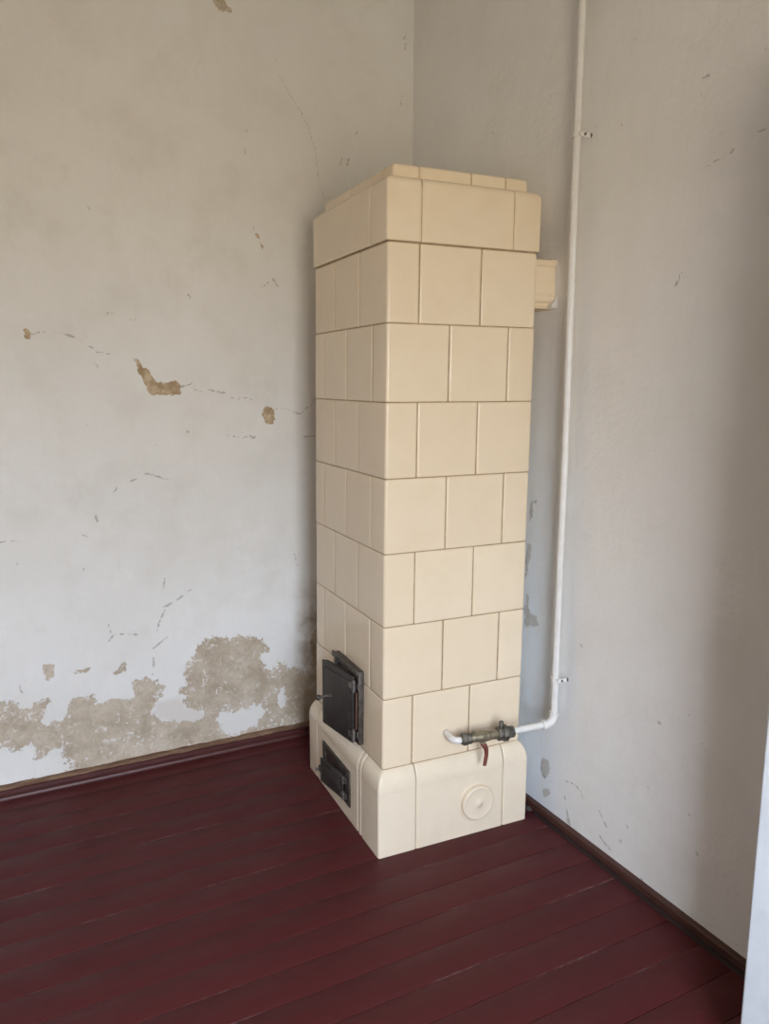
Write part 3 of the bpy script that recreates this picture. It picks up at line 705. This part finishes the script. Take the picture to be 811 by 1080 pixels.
vs = [(0.562, -0.004, 1.652), (0.584, -0.008, 1.650), (0.586, -0.006, 1.690), (0.574, 0.002, 1.668), (0.562, 0.03, 1.650), (0.586, 0.03, 1.650), (0.586, 0.03, 1.688)]
for v in vs: b.verts.new((v[0], v[1] + s[1], v[2]))
bmesh.ops.convex_hull(b, input=b.verts); merge(bm, b)
mc = link('mortar_chip', bm, M_mortar, fl, smooth=False); mc['label'] = 'chip of white mortar under the flue'

# ------------------------------------------------------------------ pipe on the right wall with its valve
c_, s_ = math.cos(TH), math.sin(TH)
EL = Vector((XW - 0.035, -0.1213, 0.3572))
# the same elbow seen in stove measures
exl = c_ * EL.x + s_ * EL.y; eyl = -s_ * EL.x + c_ * EL.y
SW = -0.095                                      # the cross pipe runs in towards the stove
pipe = setp(empty('heating_pipe', (EL.x, EL.y, 0.0), TH + SW), 'thin white pipe running down the right wall to a tap in front of the stove', 'pipe')
zp = EL.z + 0.003; RP = 0.0105
def PX(x): return x - exl                      # stove x -> pipe x
bm = bmesh.new()
tube(bm, [(0, 0, zp + 0.030), (0.0, 0, 0.8), (0.002, 0, 1.3), (0.0, 0.002, 1.9), (0.001, 0.004, 2.4), (0.0, 0.004, ZC - 0.001)], RP, 24)
link('riser', bm, M_pipe, pipe, smooth=True, angle=40)
bm = bmesh.new()
arc = [(-0.030 + 0.030 * math.sin(a), 0, zp + 0.030 - 0.030 * math.cos(a)) for a in [k / 8 * PI / 2 for k in range(9)]]
tube(bm, arc, RP + 0.0025, 24)
tube(bm, [(0, 0, zp + 0.028), (0, 0, zp + 0.040)], RP + 0.0045, 24)
tube(bm, [(-0.040, 0, zp), (-0.028, 0, zp)], RP + 0.0045, 24)
link('elbow', bm, M_pipe, pipe, smooth=True, angle=40)
bm = bmesh.new()
tube(bm, [(PX(0.402), 0, zp - 0.004), (-0.036, 0, zp)], RP, 24)
link('crosspipe', bm, M_pipe, pipe, smooth=True, angle=40)
# valve body
va = empty('valve', (PX(0.33), 0, zp - 0.005)); va.parent = pipe
MX = Matrix.Rotation(PI / 2, 4, 'Y')
VX = lambda x: (0.231 + (x - 0.222) * 0.825) - 0.33
def vlathe(bm, prof, n=28): lathe(bm, [(r, VX(x)) for x, r in prof], MX, n)
def hexnut(bm, x0, x1, r):
    b = bmesh.new()
    bmesh.ops.create_cone(b, cap_ends=True, segments=6, radius1=r, radius2=r, depth=(x1 - x0) * 0.85)
    bmesh.ops.bevel(b, geom=b.edges[:], offset=0.0014, segments=2, affect='EDGES', profile=0.5)
    merge(bm, b, Matrix.Translation((VX((x0 + x1) / 2), 0, 0)) @ MX)
bm = bmesh.new()
vlathe(bm, [(0.262, 0.0130), (0.268, 0.0150), (0.290, 0.0145), (0.302, 0.0165), (0.318, 0.0175), (0.334, 0.0165), (0.345, 0.0145), (0.366, 0.0150), (0.372, 0.0130)])
lathe(bm, [(0.010, -0.004), (0.010, -0.022), (0.0075, -0.024), (0.006, -0.030), (0, -0.030)], Matrix.Translation((-0.025, 0, 0)), 20)
lathe(bm, [(0.007, 0.012), (0.007, 0.021), (0.004, 0.024), (0, 0.0245)], Matrix.Translation((-0.056, 0, 0)), 16)
link('valve_body', bm, M_brass, va, smooth=True, angle=40)
bm = bmesh.new(); hexnut(bm, 0.229, 0.246, 0.0195); hexnut(bm, 0.248, 0.264, 0.0175)
vlathe(bm, [(0.222, 0.0125), (0.224, 0.0150), (0.230, 0.0150)])
n_ = link('union_nut', bm, M_dark, va, smooth=True, angle=30); n_['label'] = 'dark tarnished hexagonal nut'
bm = bmesh.new(); hexnut(bm, 0.372, 0.392, 0.0225); hexnut(bm, 0.393, 0.413, 0.0265)
vlathe(bm, [(0.412, 0.019), (0.424, 0.0185), (0.426, 0.0150), (0.430, 0.0185), (0.438, 0.0185), (0.441, 0.0130)])
lathe(bm, [(0.0075, 0.018), (0.0075, 0.036), (0.0055, 0.040), (0, 0.041)], Matrix.Translation((0.038, 0, 0)), 16)
n_ = link('union_nut', bm, M_dark, va, smooth=True, angle=30); n_['label'] = 'dark tarnished union nut with a bleed screw'
bm = bmesh.new()
pts = [(-0.026, -0.002, -0.022), (-0.021, -0.009, -0.028), (-0.016, -0.012, -0.040), (-0.015, -0.013, -0.058), (-0.018, -0.014, -0.074), (-0.022, -0.016, -0.092)]
tube(bm, pts, [0.0085, 0.0085, 0.0075, 0.0065, 0.0065, 0.0060], 16)
bmesh.ops.scale(bm, vec=(1.0, 0.7, 1.0), verts=bm.verts)
lv = link('lever', bm, M_lever, va, smooth=True, angle=50); lv['label'] = 'red-brown lever hanging below the valve'
# bend back into the stove wall
bm = bmesh.new()
dist = -eyl - (exl - 0.198) * math.tan(-SW)                                     # pipe axis in front of the stove face
zz = zp - 0.006
x1b = PX(0.229)
pts = [(PX(0.236), 0, zz), (x1b, 0, zz)]
for k in range(1, 9):
    a = k / 8 * PI / 2
    pts.append((x1b - 0.020 * math.sin(a), 0.020 * (1 - math.cos(a)), zz))
pts.append((x1b - 0.020, dist - 0.0015, zz + 0.001))
tube(bm, pts, RP - 0.0005, 24)
link('return_bend', bm, M_pipe, pipe, smooth=True, angle=40)
# wall clips (set square to the wall, so turned back against the pipe's own heading)
MB_ = Matrix.Rotation(-(TH + SW), 4, 'Z')
for z in (0.506, 2.112):
    bm = bmesh.new(); b = bmesh.new()
    lathe(b, [(RP + 0.0004, -0.006), (RP + 0.003, -0.006), (RP + 0.003, 0.006), (RP + 0.0004, 0.006)], Matrix.Translation((0, 0 if z < 1 else 0.003, z)), 24)
    box(b, 0.004, 0.0335, -0.0170, -0.0125, z - 0.006, z + 0.006, 0.001, 1)
    box(b, -0.005, 0.006, -0.0185, -0.010, z - 0.006, z + 0.006, 0.001, 1)
    box(b, -0.006, 0.006, 0.010, 0.019, z - 0.005, z + 0.005, 0.001, 1)
    merge(bm, b, MB_)
    clip = link('wall_clip', bm, M_pipe, pipe, smooth=True, angle=35)
    bm = bmesh.new(); b = bmesh.new()
    lathe(b, [(0.0038, 0), (0.0038, 0.003), (0.002, 0.0045), (0, 0.0045)], Matrix.Translation((0.012, -0.017, z)) @ Matrix.Rotation(PI / 2, 4, 'X'), 10)
    lathe(b, [(0.0065, 0), (0.0065, 0.002), (0.003, 0.004), (0, 0.004)], Matrix.Translation((0.035, -0.0148, z)) @ Matrix.Rotation(-PI / 2, 4, 'Y'), 16)
    merge(bm, b, MB_)
    link('screw', bm, M_dark, clip, smooth=True, angle=40)

# crumb of mortar in the gap beside the base
bm = bmesh.new(); bmesh.ops.create_icosphere(bm, subdivisions=3, radius=0.011)
for v in bm.verts:
    v.co *= 1 + 0.35 * mnoise.noise(v.co * 120)
    v.co.z *= 0.75
zmin = min(v.co.z for v in bm.verts)
for v in bm.verts: v.co.z -= zmin
o = link('mortar_crumb', bm, M_rubble, smooth=False)
o.location = (0.549, -0.012, 0.0005)
setp(o, 'small grey crumb of mortar on the floor between stove base and right baseboard', 'rubble')

# ------------------------------------------------------------------ camera
cam = bpy.data.cameras.new('camera'); co = bpy.data.objects.new('camera', cam); C.objects.link(co)
fw = Vector((math.sin(YAW) * math.cos(PITCH), math.cos(YAW) * math.cos(PITCH), math.sin(PITCH)))
r = fw.cross(Vector((0, 0, 1))).normalized(); u = r.cross(fw)
r2 = r * math.cos(ROLL) + u * math.sin(ROLL); u2 = -r * math.sin(ROLL) + u * math.cos(ROLL)
Mx = Matrix((r2, u2, -fw)).transposed().to_4x4(); Mx.translation = CAM
co.matrix_world = Mx
cam.sensor_fit = 'VERTICAL'; cam.sensor_height = 36.0; cam.lens = F_PX / 1080 * 36.0
cam.clip_start = 0.02
SC.camera = co

# ------------------------------------------------------------------ daylight: sky above, sunlit ground below, coming in through the front wall openings
w = bpy.data.worlds.new('daylight'); SC.world = w; w.use_nodes = True
nt = w.node_tree; bg = nt.nodes['Background']
tc = nt.nodes.new('ShaderNodeTexCoord'); sx = nt.nodes.new('ShaderNodeSeparateXYZ'); nt.links.new(tc.outputs['Generated'], sx.inputs[0])
rp = nt.nodes.new('ShaderNodeValToRGB'); mr = nt.nodes.new('ShaderNodeMapRange'); mr.inputs[1].default_value = -1; mr.inputs[2].default_value = 1
nt.links.new(sx.outputs['Z'], mr.inputs[0]); nt.links.new(mr.outputs[0], rp.inputs[0])
el = rp.color_ramp.elements
el[0].position = 0.0; el[0].color = (0.39, 0.345, 0.255, 1)
el[1].position = 0.485; el[1].color = (0.43, 0.38, 0.285, 1)
for ps, cc in ((0.52, (0.75, 0.80, 0.86, 1)), (0.62, (0.85, 0.93, 1.05, 1)), (0.75, (1.08, 1.21, 1.42, 1)), (1.0, (0.95, 1.14, 1.44, 1))):
    e = el.new(ps); e.color = cc
nt.links.new(rp.outputs[0], bg.inputs[0]); bg.inputs[1].default_value = 14.0
for w0, w1, h0, h1 in WINS:
    L = bpy.data.lights.new('unseen_window_portal', 'AREA'); L.shape = 'RECTANGLE'; L.size = w1 - w0; L.size_y = h1 - h0
    L.cycles.is_portal = True
    lo = bpy.data.objects.new('unseen_window_portal', L); C.objects.link(lo)
    lo.location = ((w0 + w1) / 2, YF - TF + 0.02, (h0 + h1) / 2); lo.rotation_euler = (PI / 2, 0, 0)

SC.view_settings.view_transform = 'Standard'
SC.view_settings.look = 'None'
SC.view_settings.exposure = 0.74
SC.view_settings.gamma = 1.0
SC.view_settings.use_curve_mapping = False
SC.cycles.max_bounces = 10; SC.cycles.diffuse_bounces = 8; SC.cycles.glossy_bounces = 4
SC.cycles.use_denoising = True
SC.cycles.sample_clamp_indirect = 8.0
